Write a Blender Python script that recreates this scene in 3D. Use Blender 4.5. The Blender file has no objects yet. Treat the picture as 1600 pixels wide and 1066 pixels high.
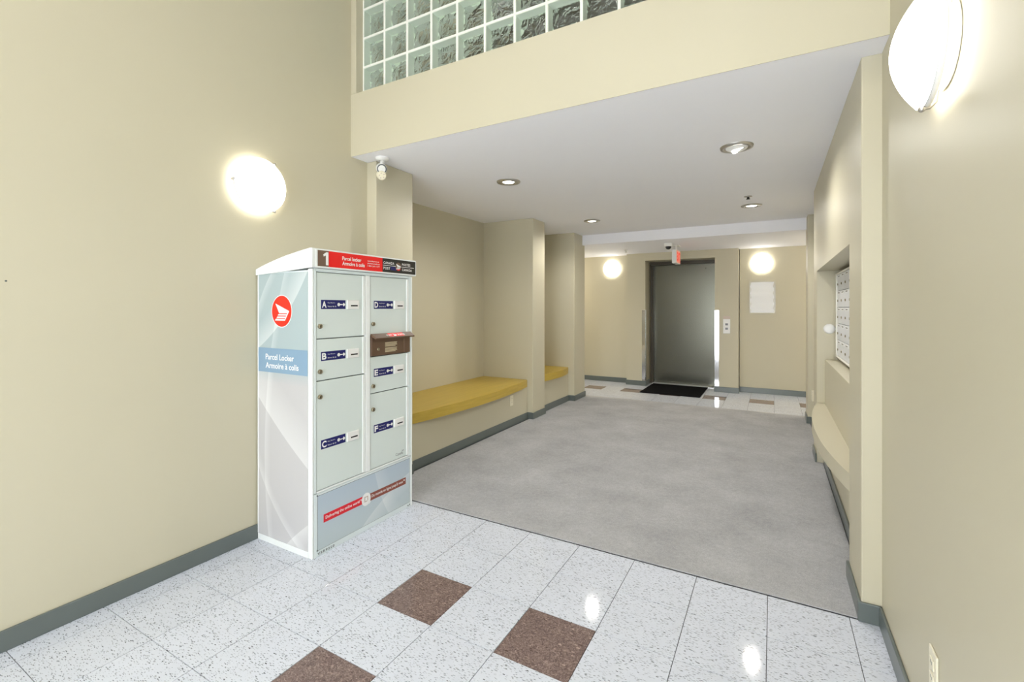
import bpy, bmesh, math, random
from mathutils import Vector, Matrix
random.seed(7)
S = bpy.context.scene
COL = S.collection
PI = math.pi

# ---------------------------------------------------------------- camera, world, exposure
cam_d = bpy.data.cameras.new('camera')
cam_d.sensor_width = 36.0
cam_d.lens = 724.6 / 1600 * 36.0
cam_d.shift_y = -(533 - 480.8) / 1600
cam_d.clip_start = 0.02
cam = bpy.data.objects.new('camera', cam_d)
cam.location = (0, 0, 1.322)
cam.rotation_euler = (PI / 2, 0, math.radians(29.362))
COL.objects.link(cam)
S.camera = cam

S.view_settings.view_transform = 'Standard'
S.view_settings.look = 'None'
S.view_settings.gamma = 1.0
S.view_settings.use_curve_mapping = False
S.view_settings.exposure = 0.0

W = bpy.data.worlds.new('sky')
S.world = W
W.use_nodes = True
bg = W.node_tree.nodes['Background']
bg.inputs[0].default_value = (0.90, 0.95, 1.0, 1)
bg.inputs[1].default_value = 9.8

SKY_OPEN = (-1.78, 0.2, 0.05, 2.3)         # the glazed entrance behind the camera: x0, x1, z0, z1
pl = bpy.data.lights.new('daylight_portal', 'AREA')
pl.shape = 'RECTANGLE'
pl.size = SKY_OPEN[1] - SKY_OPEN[0]
pl.size_y = SKY_OPEN[3] - SKY_OPEN[2]
pl.cycles.is_portal = True
po = bpy.data.objects.new('daylight_portal', pl)
po.location = ((SKY_OPEN[0] + SKY_OPEN[1]) / 2, -2.0, (SKY_OPEN[2] + SKY_OPEN[3]) / 2)
po.rotation_euler = (PI / 2, 0, PI)
COL.objects.link(po)

SPOT_W = 36.0          # each recessed ceiling lamp
HALL_FILL_W = 33.0
SCONCE = 6.2           # radiance of the glass bowls
WARM = (1.0, 0.965, 0.90)
# unseen fill lights added above the frame to brighten floor and near carpet
for _x, _y in ((-1.9, -0.4), (-0.3, -0.4), (-1.1, -1.2)):
    _l = bpy.data.lights.new('entrance_fill', 'AREA')
    _l.shape = 'DISK'
    _l.size = 0.35
    _l.energy = 15.5
    _l.color = (1.0, 0.985, 0.96)
    _o = bpy.data.objects.new('entrance_fill', _l)
    _o.location = (_x, _y, 4.36)
    COL.objects.link(_o)

# ---------------------------------------------------------------- materials
def nt(name):
    m = bpy.data.materials.new(name)
    m.use_nodes = True
    t = m.node_tree
    return m, t, t.nodes['Principled BSDF']

def N(t, kind, **kw):
    n = t.nodes.new(kind)
    for k, v in kw.items():
        setattr(n, k, v)
    return n

def setc(sock, c):
    sock.default_value = (c[0], c[1], c[2], 1)

def srgb(r, g, b):
    f = lambda v: (v / 255 / 12.92) if v / 255 <= 0.04045 else ((v / 255 + 0.055) / 1.055) ** 2.4
    return (f(r), f(g), f(b))

def plain(name, c, rough=0.5, metal=0.0, spec=0.5, noise=0.0, nscale=30, bump=0.0, bscale=200):
    m, t, b = nt(name)
    setc(b.inputs['Base Color'], c)
    b.inputs['Roughness'].default_value = rough
    b.inputs['Metallic'].default_value = metal
    b.inputs['Specular IOR Level'].default_value = spec
    if noise or bump:
        tc = N(t, 'ShaderNodeTexCoord')
    if noise:
        nz = N(t, 'ShaderNodeTexNoise')
        nz.inputs['Scale'].default_value = nscale
        nz.inputs['Detail'].default_value = 4
        t.links.new(tc.outputs['Object'], nz.inputs['Vector'])
        mr = N(t, 'ShaderNodeMapRange')
        mr.inputs['From Min'].default_value = 0.25
        mr.inputs['From Max'].default_value = 0.75
        mr.inputs['To Min'].default_value = 1 - noise
        mr.inputs['To Max'].default_value = 1 + noise
        t.links.new(nz.outputs['Fac'], mr.inputs['Value'])
        mx = N(t, 'ShaderNodeVectorMath', operation='SCALE')
        mx.inputs[0].default_value = c
        t.links.new(mr.outputs['Result'], mx.inputs['Scale'])
        t.links.new(mx.outputs['Vector'], b.inputs['Base Color'])
    if bump:
        n2 = N(t, 'ShaderNodeTexNoise')
        n2.inputs['Scale'].default_value = bscale
        n2.inputs['Detail'].default_value = 3
        t.links.new(tc.outputs['Object'], n2.inputs['Vector'])
        bp = N(t, 'ShaderNodeBump')
        bp.inputs['Strength'].default_value = bump
        bp.inputs['Distance'].default_value = 0.002
        t.links.new(n2.outputs['Fac'], bp.inputs['Height'])
        t.links.new(bp.outputs['Normal'], b.inputs['Normal'])
    return m

def emit(name, c, s):
    m, t, b = nt(name)
    setc(b.inputs['Base Color'], (0.8, 0.8, 0.8))
    setc(b.inputs['Emission Color'], c)
    b.inputs['Emission Strength'].default_value = s
    return m

M = {}
WALL = (0.575, 0.535, 0.405)
M['wall'] = plain('cream_wall_paint', WALL, 0.42, spec=0.35, noise=0.012, nscale=1.3, bump=0.05, bscale=160)
M['ceiling'] = plain('white_ceiling_paint', (0.93, 0.93, 0.975), 0.7, spec=0.2, noise=0.01, nscale=2)
M['upper'] = plain('brown_upper_wall', (0.19, 0.165, 0.13), 0.8)
M['base'] = plain('grey_vinyl_baseboard', srgb(98, 106, 104), 0.28, spec=0.6, noise=0.05, nscale=6)
M['subfloor'] = plain('dark_tile_joint', srgb(96, 98, 104), 0.8)
M['white_metal'] = plain('white_enamel', srgb(236, 240, 240), 0.25, spec=0.5)
M['door_metal'] = plain('pale_grey_green_enamel', srgb(216, 226, 224), 0.35, spec=0.45, noise=0.01, nscale=3)
M['frame_metal'] = plain('pale_frame_enamel', srgb(224, 234, 236), 0.3)
M['gap'] = plain('dark_gap', srgb(84, 92, 92), 0.7)
M['black'] = plain('black', (0.006, 0.006, 0.007), 0.4)
M['signblack'] = plain('sign_black', (0.012, 0.011, 0.009), 0.35)
M['rubber'] = plain('black_mat_pile', (0.006, 0.006, 0.007), 0.95, spec=0.1, bump=0.6, bscale=400)
M['white'] = plain('white_plastic', (0.83, 0.83, 0.82), 0.35)
M['print_white'] = plain('white_print', (0.9, 0.9, 0.9), 0.4)
M['ivory'] = plain('ivory_plastic', srgb(232, 226, 204), 0.35)
M['red'] = plain('red_print', srgb(238, 20, 18), 0.35)
M['red2'] = plain('crimson_print', srgb(222, 22, 40), 0.4)
M['orange_red'] = plain('logo_red', srgb(244, 44, 22), 0.4)
M['brown'] = plain('brown_print', srgb(112, 88, 72), 0.4)
M['brown2'] = plain('red_brown_print', srgb(142, 76, 62), 0.4)
M['slotbrown'] = plain('brown_slot_metal', srgb(100, 76, 58), 0.4)
M['navy'] = plain('navy_print', srgb(5, 12, 96), 0.35)
M['navy2'] = plain('dark_blue_print', srgb(14, 16, 92), 0.35)
M['grey_print'] = plain('grey_print', srgb(70, 76, 82), 0.5)
M['beige_print'] = plain('beige_print', srgb(206, 192, 160), 0.5)
M['lock'] = plain('dull_brass_lock', srgb(150, 140, 118), 0.35, metal=0.8)
M['chrome'] = plain('chrome', (0.75, 0.75, 0.74), 0.18, metal=1.0)
M['nickel'] = plain('brushed_nickel', (0.52, 0.50, 0.47), 0.35, metal=0.9)
M['alu'] = plain('aluminium', (0.80, 0.81, 0.82), 0.35, metal=0.7)
M['guard'] = plain('polished_steel', (0.80, 0.81, 0.84), 0.12, metal=1.0)
M['lens'] = emit('lamp_lens', (1.0, 0.97, 0.90), 14.0)
M['paper'] = plain('paper', (0.93, 0.95, 0.985), 0.5)
M['frost'] = plain('clear_acrylic', (0.60, 0.565, 0.46), 0.15)
M['button'] = plain('grey_button', srgb(140, 142, 150), 0.5)
M['lilac'] = plain('pale_pink_label', srgb(205, 188, 180), 0.5)
M['exit_face'] = plain('exit_sign_face', srgb(240, 150, 132), 0.4)
setc(M['exit_face'].node_tree.nodes['Principled BSDF'].inputs['Emission Color'], (1.0, 0.35, 0.25))
M['exit_face'].node_tree.nodes['Principled BSDF'].inputs['Emission Strength'].default_value = 0.25
M['exit_red'] = emit('exit_sign_letters', (0.9, 0.03, 0.02), 0.5)
setc(M['exit_red'].node_tree.nodes['Principled BSDF'].inputs['Base Color'], (0.75, 0.03, 0.02))
M['jamb'] = plain('bronze_door_frame', srgb(120, 112, 92), 0.4, metal=0.3)
M['dark_jamb'] = plain('dark_bronze', srgb(66, 60, 48), 0.4, metal=0.3)
M['mailbox'] = plain('mailbox_aluminium', srgb(226, 228, 232), 0.4, metal=0.1)
M['mailframe'] = plain('mailbox_frame', srgb(244, 242, 234), 0.35)

def swoosh(name, top, bottom, zsplit, rings, rough=0.35, metal=0.0):
    """printed panel: colour from top to bottom plus pale arcs (cx, cz, r, w, amount), in object coordinates a = horizontal, z"""
    m, t, b = nt(name)
    b.inputs['Roughness'].default_value = rough
    b.inputs['Metallic'].default_value = metal
    tc = N(t, 'ShaderNodeTexCoord')
    sp = N(t, 'ShaderNodeSeparateXYZ')
    t.links.new(tc.outputs['Object'], sp.inputs[0])
    hor = N(t, 'ShaderNodeMath', operation='ADD')
    t.links.new(sp.outputs['X'], hor.inputs[0])
    t.links.new(sp.outputs['Y'], hor.inputs[1])
    cb = N(t, 'ShaderNodeCombineXYZ')
    t.links.new(hor.outputs[0], cb.inputs[0])
    t.links.new(sp.outputs['Z'], cb.inputs[1])
    mr = N(t, 'ShaderNodeMapRange')
    mr.inputs['From Min'].default_value = zsplit[0]
    mr.inputs['From Max'].default_value = zsplit[1]
    t.links.new(sp.outputs['Z'], mr.inputs['Value'])
    mix = N(t, 'ShaderNodeMix', data_type='RGBA')
    setc(mix.inputs[6], bottom)
    setc(mix.inputs[7], top)
    t.links.new(mr.outputs['Result'], mix.inputs[0])
    acc = None
    for cx, cz, r, w, a in rings:
        d = N(t, 'ShaderNodeVectorMath', operation='DISTANCE')
        t.links.new(cb.outputs[0], d.inputs[0])
        d.inputs[1].default_value = (cx, cz, 0)
        q = N(t, 'ShaderNodeMapRange')
        q.inputs['From Min'].default_value = r - w
        q.inputs['From Max'].default_value = r
        q.inputs['To Max'].default_value = a
        t.links.new(d.outputs['Value'], q.inputs['Value'])
        lt = N(t, 'ShaderNodeMath', operation='LESS_THAN')
        lt.inputs[1].default_value = r
        t.links.new(d.outputs['Value'], lt.inputs[0])
        mu = N(t, 'ShaderNodeMath', operation='MULTIPLY')
        t.links.new(q.outputs['Result'], mu.inputs[0])
        t.links.new(lt.outputs[0], mu.inputs[1])
        if acc is None:
            acc = mu
        else:
            ad = N(t, 'ShaderNodeMath', operation='ADD')
            t.links.new(acc.outputs[0], ad.inputs[0])
            t.links.new(mu.outputs[0], ad.inputs[1])
            acc = ad
    mx = N(t, 'ShaderNodeMix', data_type='RGBA')
    setc(mx.inputs[7], (0.95, 0.96, 0.96))
    t.links.new(acc.outputs[0], mx.inputs[0])
    t.links.new(mix.outputs[2], mx.inputs[6])
    t.links.new(mx.outputs[2], b.inputs['Base Color'])
    return m

def floor_mat(name, base, flecks, brown=False):
    m, t, b = nt(name)
    b.inputs['Roughness'].default_value = 0.06
    b.inputs['Specular IOR Level'].default_value = 0.28
    geo = N(t, 'ShaderNodeNewGeometry')
    oi = N(t, 'ShaderNodeObjectInfo')
    sc = N(t, 'ShaderNodeMath', operation='MULTIPLY')
    sc.inputs[1].default_value = 37.0
    t.links.new(oi.outputs['Random'], sc.inputs[0])
    ad = N(t, 'ShaderNodeVectorMath', operation='ADD')
    t.links.new(geo.outputs['Position'], ad.inputs[0])
    t.links.new(sc.outputs[0], ad.inputs[1])
    col = None
    if brown:
        nz = N(t, 'ShaderNodeTexNoise')
        nz.inputs['Scale'].default_value = 62
        nz.inputs['Detail'].default_value = 5
        nz.inputs['Roughness'].default_value = 0.7
        nz.inputs['Distortion'].default_value = 2.4
        t.links.new(ad.outputs[0], nz.inputs['Vector'])
        rp = N(t, 'ShaderNodeValToRGB')
        e = rp.color_ramp.elements
        e[0].position, e[1].position = 0.30, 0.72
        e[0].color = (*srgb(80, 68, 66), 1)
        e[1].color = (*srgb(176, 156, 150), 1)
        k = rp.color_ramp.elements.new(0.5)
        k.color = (*srgb(120, 102, 98), 1)
        t.links.new(nz.outputs['Fac'], rp.inputs[0])
        col = rp.outputs[0]
    else:
        nz = N(t, 'ShaderNodeTexNoise')
        nz.inputs['Scale'].default_value = 14
        nz.inputs['Detail'].default_value = 4
        t.links.new(ad.outputs[0], nz.inputs['Vector'])
        mx0 = N(t, 'ShaderNodeMix', data_type='RGBA')
        setc(mx0.inputs[6], base)
        setc(mx0.inputs[7], tuple(0.90 * c for c in base))
        t.links.new(nz.outputs['Fac'], mx0.inputs[0])
        col = mx0.outputs[2]
    # small long chips, three directions
    for ang, sx, sy, scale, thr, c, amt in flecks:
        mp = N(t, 'ShaderNodeMapping')
        mp.inputs['Rotation'].default_value = (0, 0, ang)
        mp.inputs['Scale'].default_value = (sx * scale, sy * scale, 1)
        t.links.new(ad.outputs[0], mp.inputs['Vector'])
        wz = N(t, 'ShaderNodeTexVoronoi', voronoi_dimensions='2D', feature='F1')
        wz.inputs['Scale'].default_value = 1.0
        t.links.new(mp.outputs[0], wz.inputs['Vector'])
        sx_ = N(t, 'ShaderNodeSeparateColor')
        t.links.new(wz.outputs['Color'], sx_.inputs[0])
        # chip radius differs per cell, most cells carry none
        rr = N(t, 'ShaderNodeMapRange')
        rr.inputs['From Min'].default_value = 1 - amt
        rr.inputs['From Max'].default_value = 1.0
        rr.inputs['To Min'].default_value = 0.0
        rr.inputs['To Max'].default_value = thr
        t.links.new(sx_.outputs[0], rr.inputs['Value'])
        cmp_ = N(t, 'ShaderNodeMath', operation='LESS_THAN')
        t.links.new(wz.outputs['Distance'], cmp_.inputs[0])
        t.links.new(rr.outputs['Result'], cmp_.inputs[1])
        fa = N(t, 'ShaderNodeMath', operation='MULTIPLY')
        t.links.new(cmp_.outputs[0], fa.inputs[0])
        t.links.new(sx_.outputs[1], fa.inputs[1])
        mx = N(t, 'ShaderNodeMix', data_type='RGBA')
        t.links.new(fa.outputs[0], mx.inputs[0])
        t.links.new(col, mx.inputs[6])
        setc(mx.inputs[7], c)
        col = mx.outputs[2]
    t.links.new(col, b.inputs['Base Color'])
    return m

dk, gy = srgb(50, 54, 62), srgb(128, 134, 146)
M['tile'] = floor_mat('speckled_white_tile', srgb(216, 221, 233),
    [(0.5, 0.30, 1.0, 190, 0.34, gy, 0.5), (1.25, 0.28, 1.0, 180, 0.33, gy, 0.45), (-0.5, 0.3, 1.0, 150, 0.30, gy, 0.35),
     (-0.3, 0.36, 1.0, 150, 0.28, dk, 0.24), (0.9, 0.34, 1.0, 125, 0.27, dk, 0.20)])
M['tile_brown'] = floor_mat('mottled_brown_tile', None,
    [(0.4, 0.4, 1.0, 110, 0.4, srgb(176, 154, 146), 0.2), (1.3, 0.4, 1.0, 110, 0.4, srgb(84, 68, 64), 0.25)], brown=True)

def carpet_mat():
    m, t, b = nt('grey_carpet')
    b.inputs['Roughness'].default_value = 0.95
    b.inputs['Specular IOR Level'].default_value = 0.1
    geo = N(t, 'ShaderNodeNewGeometry')
    n1 = N(t, 'ShaderNodeTexNoise')
    n1.inputs['Scale'].default_value = 2.6
    n1.inputs['Detail'].default_value = 6
    n1.inputs['Roughness'].default_value = 0.62
    n2 = N(t, 'ShaderNodeTexNoise')
    n2.inputs['Scale'].default_value = 260
    n2.inputs['Detail'].default_value = 2
    n3 = N(t, 'ShaderNodeTexNoise')
    n3.inputs['Scale'].default_value = 40
    n3.inputs['Detail'].default_value = 3
    for n in (n1, n2, n3):
        t.links.new(geo.outputs['Position'], n.inputs['Vector'])
    a = N(t, 'ShaderNodeMapRange')
    a.inputs['From Min'].default_value, a.inputs['From Max'].default_value = 0.3, 0.7
    a.inputs['To Min'].default_value, a.inputs['To Max'].default_value = 0.86, 1.12
    t.links.new(n1.outputs['Fac'], a.inputs['Value'])
    c = N(t, 'ShaderNodeMapRange')
    c.inputs['From Min'].default_value, c.inputs['From Max'].default_value = 0.25, 0.75
    c.inputs['To Min'].default_value, c.inputs['To Max'].default_value = 0.80, 1.2
    t.links.new(n2.outputs['Fac'], c.inputs['Value'])
    d = N(t, 'ShaderNodeMapRange')
    d.inputs['From Min'].default_value, d.inputs['From Max'].default_value = 0.3, 0.7
    d.inputs['To Min'].default_value, d.inputs['To Max'].default_value = 0.94, 1.06
    t.links.new(n3.outputs['Fac'], d.inputs['Value'])
    m1 = N(t, 'ShaderNodeMath', operation='MULTIPLY')
    t.links.new(a.outputs[0], m1.inputs[0]); t.links.new(c.outputs[0], m1.inputs[1])
    m2 = N(t, 'ShaderNodeMath', operation='MULTIPLY')
    t.links.new(m1.outputs[0], m2.inputs[0]); t.links.new(d.outputs[0], m2.inputs[1])
    v = N(t, 'ShaderNodeVectorMath', operation='SCALE')
    v.inputs[0].default_value = (0.40, 0.402, 0.414)
    t.links.new(m2.outputs[0], v.inputs['Scale'])
    t.links.new(v.outputs['Vector'], b.inputs['Base Color'])
    bp = N(t, 'ShaderNodeBump')
    bp.inputs['Strength'].default_value = 0.4
    bp.inputs['Distance'].default_value = 0.003
    t.links.new(n2.outputs['Fac'], bp.inputs['Height'])
    t.links.new(bp.outputs['Normal'], b.inputs['Normal'])
    return m
M['carpet'] = carpet_mat()

def wood_mat():
    m, t, b = nt('honey_wood_veneer')
    b.inputs['Roughness'].default_value = 0.38
    tc = N(t, 'ShaderNodeTexCoord')
    mp = N(t, 'ShaderNodeMapping')
    mp.inputs['Scale'].default_value = (26, 1.3, 26)
    t.links.new(tc.outputs['Object'], mp.inputs['Vector'])
    nz = N(t, 'ShaderNodeTexNoise')
    nz.inputs['Scale'].default_value = 2.0
    nz.inputs['Detail'].default_value = 5
    nz.inputs['Distortion'].default_value = 0.4
    t.links.new(mp.outputs[0], nz.inputs['Vector'])
    rp = N(t, 'ShaderNodeValToRGB')
    e = rp.color_ramp.elements
    e[0].position, e[1].position = 0.3, 0.75
    e[0].color = (0.475, 0.335, 0.048, 1)
    e[1].color = (0.57, 0.405, 0.072, 1)
    t.links.new(nz.outputs['Fac'], rp.inputs[0])
    t.links.new(rp.outputs[0], b.inputs['Base Color'])
    return m
M['wood'] = wood_mat()

def steel_mat():
    m, t, b = nt('brushed_steel_door')
    b.inputs['Metallic'].default_value = 0.9
    setc(b.inputs['Base Color'], (0.14, 0.138, 0.112))
    tc = N(t, 'ShaderNodeTexCoord')
    mp = N(t, 'ShaderNodeMapping')
    mp.inputs['Scale'].default_value = (6, 6, 260)
    t.links.new(tc.outputs['Object'], mp.inputs['Vector'])
    nz = N(t, 'ShaderNodeTexNoise')
    nz.inputs['Scale'].default_value = 1.5
    nz.inputs['Detail'].default_value = 4
    t.links.new(mp.outputs[0], nz.inputs['Vector'])
    mr = N(t, 'ShaderNodeMapRange')
    mr.inputs['To Min'].default_value, mr.inputs['To Max'].default_value = 0.20, 0.30
    t.links.new(nz.outputs['Fac'], mr.inputs['Value'])
    t.links.new(mr.outputs[0], b.inputs['Roughness'])
    bp = N(t, 'ShaderNodeBump')
    bp.inputs['Strength'].default_value = 0.05
    t.links.new(nz.outputs['Fac'], bp.inputs['Height'])
    t.links.new(bp.outputs['Normal'], b.inputs['Normal'])
    return m
M['steel'] = steel_mat()

def wavy_glass(name, tint, bump, refl, scale, haze):
    """a moulded glass face: clear, with rippled reflection"""
    m, t, b = nt(name)
    t.nodes.remove(b)
    out = t.nodes['Material Output']
    geo = N(t, 'ShaderNodeNewGeometry')
    nz = N(t, 'ShaderNodeTexNoise')
    nz.inputs['Scale'].default_value = scale
    nz.inputs['Detail'].default_value = 2.5
    nz.inputs['Distortion'].default_value = 1.2
    t.links.new(geo.outputs['Position'], nz.inputs['Vector'])
    bp = N(t, 'ShaderNodeBump')
    bp.inputs['Strength'].default_value = bump
    bp.inputs['Distance'].default_value = 0.02
    t.links.new(nz.outputs['Fac'], bp.inputs['Height'])
    tr = N(t, 'ShaderNodeBsdfTransparent')
    setc(tr.inputs[0], tint)
    gl = N(t, 'ShaderNodeBsdfGlossy')
    gl.inputs['Roughness'].default_value = 0.06
    t.links.new(bp.outputs[0], gl.inputs['Normal'])
    fr = N(t, 'ShaderNodeFresnel')
    fr.inputs[0].default_value = refl
    t.links.new(bp.outputs[0], fr.inputs['Normal'])
    mx = N(t, 'ShaderNodeMixShader')
    t.links.new(fr.outputs[0], mx.inputs[0])
    t.links.new(tr.outputs[0], mx.inputs[1])
    t.links.new(gl.outputs[0], mx.inputs[2])
    df = N(t, 'ShaderNodeBsdfDiffuse')
    setc(df.inputs[0], (0.66, 0.74, 0.62))
    # jagged refraction near the edges, painted as pale diffuse haze that breaks up inwards
    tc = N(t, 'ShaderNodeTexCoord')
    sp = N(t, 'ShaderNodeSeparateXYZ')
    t.links.new(tc.outputs['Generated'], sp.inputs[0])
    ds = []
    for ax in ('X', 'Z'):
        a = N(t, 'ShaderNodeMath', operation='SUBTRACT'); a.inputs[1].default_value = 0.5
        t.links.new(sp.outputs[ax], a.inputs[0])
        q = N(t, 'ShaderNodeMath', operation='ABSOLUTE')
        t.links.new(a.outputs[0], q.inputs[0])
        ds.append(q)
    mxx = N(t, 'ShaderNodeMath', operation='MAXIMUM')
    t.links.new(ds[0].outputs[0], mxx.inputs[0]); t.links.new(ds[1].outputs[0], mxx.inputs[1])
    k = N(t, 'ShaderNodeMath', operation='MULTIPLY_ADD')
    k.inputs[1].default_value = 0.55
    t.links.new(nz.outputs['Fac'], k.inputs[0]); t.links.new(mxx.outputs[0], k.inputs[2])
    mr = N(t, 'ShaderNodeMapRange')
    mr.inputs['From Min'].default_value, mr.inputs['From Max'].default_value = 0.71, 0.76
    mr.inputs['To Max'].default_value = haze
    t.links.new(k.outputs[0], mr.inputs['Value'])
    mx2 = N(t, 'ShaderNodeMixShader')
    t.links.new(mr.outputs[0], mx2.inputs[0])
    t.links.new(mx.outputs[0], mx2.inputs[1])
    t.links.new(df.outputs[0], mx2.inputs[2])
    t.links.new(mx2.outputs[0], out.inputs[0])
    return m
M['glass_front'] = wavy_glass('glass_block_face', (0.96, 0.99, 0.96), 0.05, 1.35, 7, 0.0)
M['glass_back'] = wavy_glass('glass_block_rippled_face', (0.85, 0.88, 0.82), 0.5, 1.45, 15, 0.85)
M['glass_side'] = plain('pale_green_glass_edge', (0.84, 0.90, 0.81), 0.25, spec=0.5)
M['mortar'] = plain('white_grout', (0.86, 0.86, 0.82), 0.6)

def sconce_mat():
    m, t, b = nt('opal_glass_bowl')
    setc(b.inputs['Base Color'], (0.85, 0.83, 0.78))
    b.inputs['Roughness'].default_value = 0.2
    setc(b.inputs['Emission Color'], WARM)
    b.inputs['Emission Strength'].default_value = SCONCE
    return m
M['opal'] = sconce_mat()
M['side_print'] = swoosh('grey_printed_side', srgb(170, 186, 190), srgb(194, 193, 195), (0.90, 1.0),
    [(1.471, 2.977, 3.0, 0.20, 0.34), (0.982, -1.454, 2.0, 0.08, 0.34), (2.45, 0.5, 3.0, 0.05, 0.22),
     (-1.21, 2.13, 1.2, 0.12, 0.34), (0.28, 0.88, 1.0, 0.05, 0.24)])
M['band_print'] = plain('slate_blue_print', srgb(134, 164, 190), 0.4)
M['low_print'] = swoosh('blue_grey_printed_panel', srgb(182, 197, 212), srgb(190, 203, 208), (0.05, 0.3),
    [(0.95, -1.0, 1.28, 0.10, 0.28), (-0.75, 0.30, 0.62, 0.04, 0.16), (1.3, 0.55, 1.03, 0.10, 0.22)])

# ---------------------------------------------------------------- geometry helpers
class MB:
    def __init__(self, origin=(0, 0, 0)):
        self.v, self.f, self.mi, self.mats, self.o = [], [], [], [], Vector(origin)
        self.smooth = []
    def mid(self, m):
        if m not in self.mats:
            self.mats.append(m)
        return self.mats.index(m)
    def raw(self, verts, faces, m, smooth=False):
        k = len(self.v)
        self.v += [Vector(p) for p in verts]
        i = self.mid(m)
        for f in faces:
            self.f.append([k + a for a in f]); self.mi.append(i); self.smooth.append(smooth)
        return self
    def box(self, x0, x1, y0, y1, z0, z1, m):
        p = [(x, y, z) for z in (z0, z1) for y in (y0, y1) for x in (x0, x1)]
        return self.raw(p, [(0, 2, 3, 1), (4, 5, 7, 6), (0, 1, 5, 4), (2, 6, 7, 3), (0, 4, 6, 2), (1, 3, 7, 5)], m)
    def bbox(self, x0, x1, y0, y1, z0, z1, m, r=0.004, seg=2):
        bm = bmesh.new()
        bmesh.ops.create_cube(bm, size=1.0)
        for v in bm.verts:
            v.co = ((x0 + x1) / 2 + v.co.x * (x1 - x0), (y0 + y1) / 2 + v.co.y * (y1 - y0), (z0 + z1) / 2 + v.co.z * (z1 - z0))
        r = min(r, 0.45 * min(x1 - x0, y1 - y0, z1 - z0))
        bmesh.ops.bevel(bm, geom=bm.edges[:], offset=r, segments=seg, affect='EDGES', profile=0.5)
        bm.verts.index_update()
        self.raw([v.co.copy() for v in bm.verts], [[v.index for v in f.verts] for f in bm.faces], m, False)
        bm.free()
        return self
    def prism(self, poly, axis, a, b, m):
        """poly: 2D points; axis 'x' -> (a..b, p, q); 'y' -> (p, a..b, q); 'z' -> (p, q, a..b)"""
        mk = {'x': lambda p, t: (t, p[0], p[1]), 'y': lambda p, t: (p[0], t, p[1]), 'z': lambda p, t: (p[0], p[1], t)}[axis]
        n = len(poly)
        vs = [mk(p, a) for p in poly] + [mk(p, b) for p in poly]
        fs = [list(range(n))[::-1], list(range(n, 2 * n))] + [(i, (i + 1) % n, n + (i + 1) % n, n + i) for i in range(n)]
        return self.raw(vs, fs, m)
    def lathe(self, prof, c, axis, m, n=24, smooth=True, caps=True):
        """prof: (radius, height) along axis from centre c; axis unit vector"""
        ax = Vector(axis).normalized()
        u = ax.orthogonal().normalized(); w = ax.cross(u)
        c = Vector(c)
        vs, fs = [], []
        for r, h in prof:
            for i in range(n):
                a = 2 * PI * i / n
                vs.append(c + ax * h + (u * math.cos(a) + w * math.sin(a)) * r)
        for j in range(len(prof) - 1):
            for i in range(n):
                fs.append((j * n + i, j * n + (i + 1) % n, (j + 1) * n + (i + 1) % n, (j + 1) * n + i))
        self.raw(vs, fs, m, smooth)
        if caps:
            k = len(prof) - 1
            self.raw([vs[i] for i in range(n)], [list(range(n))[::-1]], m)
            self.raw([vs[k * n + i] for i in range(n)], [list(range(n))], m)
        return self
    def cyl(self, c, axis, r, h, m, n=20):
        return self.lathe([(r, 0), (r, h)], c, axis, m, n, True)
    def sphere(self, c, r, m, seg=16, rings=8):
        prof = [(max(1e-5, r * math.sin(PI * i / rings)), -r * math.cos(PI * i / rings)) for i in range(rings + 1)]
        return self.lathe(prof, c, (0, 0, 1), m, seg, True, False)
    def tube(self, pts, r, m, n=8):
        pts = [Vector(p) for p in pts]
        vs, fs = [], []
        for i, p in enumerate(pts):
            d = (pts[min(i + 1, len(pts) - 1)] - pts[max(i - 1, 0)]).normalized()
            u = d.cross(Vector((0.31, 0.17, 0.93))).normalized(); w = d.cross(u)
            for k in range(n):
                a = 2 * PI * k / n
                vs.append(p + (u * math.cos(a) + w * math.sin(a)) * r)
        for i in range(len(pts) - 1):
            for k in range(n):
                fs.append((i * n + k, i * n + (k + 1) % n, (i + 1) * n + (k + 1) % n, (i + 1) * n + k))
        return self.raw(vs, fs, m, True)
    def build(self, name, parent=None, label=None):
        me = bpy.data.meshes.new(name)
        me.from_pydata([tuple(p - self.o) for p in self.v], [], self.f)
        for m in self.mats:
            me.materials.append(M[m])
        me.polygons.foreach_set('material_index', self.mi)
        me.polygons.foreach_set('use_smooth', self.smooth)
        me.validate()
        me.update()
        bm = bmesh.new(); bm.from_mesh(me)
        bmesh.ops.remove_doubles(bm, verts=bm.verts[:], dist=1e-6) if False else None
        bmesh.ops.recalc_face_normals(bm, faces=bm.faces[:])
        bm.to_mesh(me); bm.free()
        o = bpy.data.objects.new(name, me)
        COL.objects.link(o)
        if parent is None:
            o.location = self.o
        else:
            o.parent = parent
        if label:
            o['label'] = label
        return o

TXT = {}
def text_mesh(s, bold=0.0, spacing=1.0, line=1.0):
    key = (s, bold, spacing)
    if key in TXT:
        return TXT[key]
    cu = bpy.data.curves.new('lettering', 'FONT')
    cu.body = s
    cu.offset = bold
    cu.space_character = spacing
    cu.space_line = line
    cu.resolution_u = 3
    o = bpy.data.objects.new('lettering', cu)
    COL.objects.link(o)
    me = o.to_mesh()
    vs = [(v.co.x, v.co.y) for v in me.vertices]
    fs = [list(p.vertices) for p in me.polygons]
    o.to_mesh_clear()
    bpy.data.objects.remove(o)
    bpy.data.curves.remove(cu)
    TXT[key] = (vs, fs)
    return vs, fs

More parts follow.
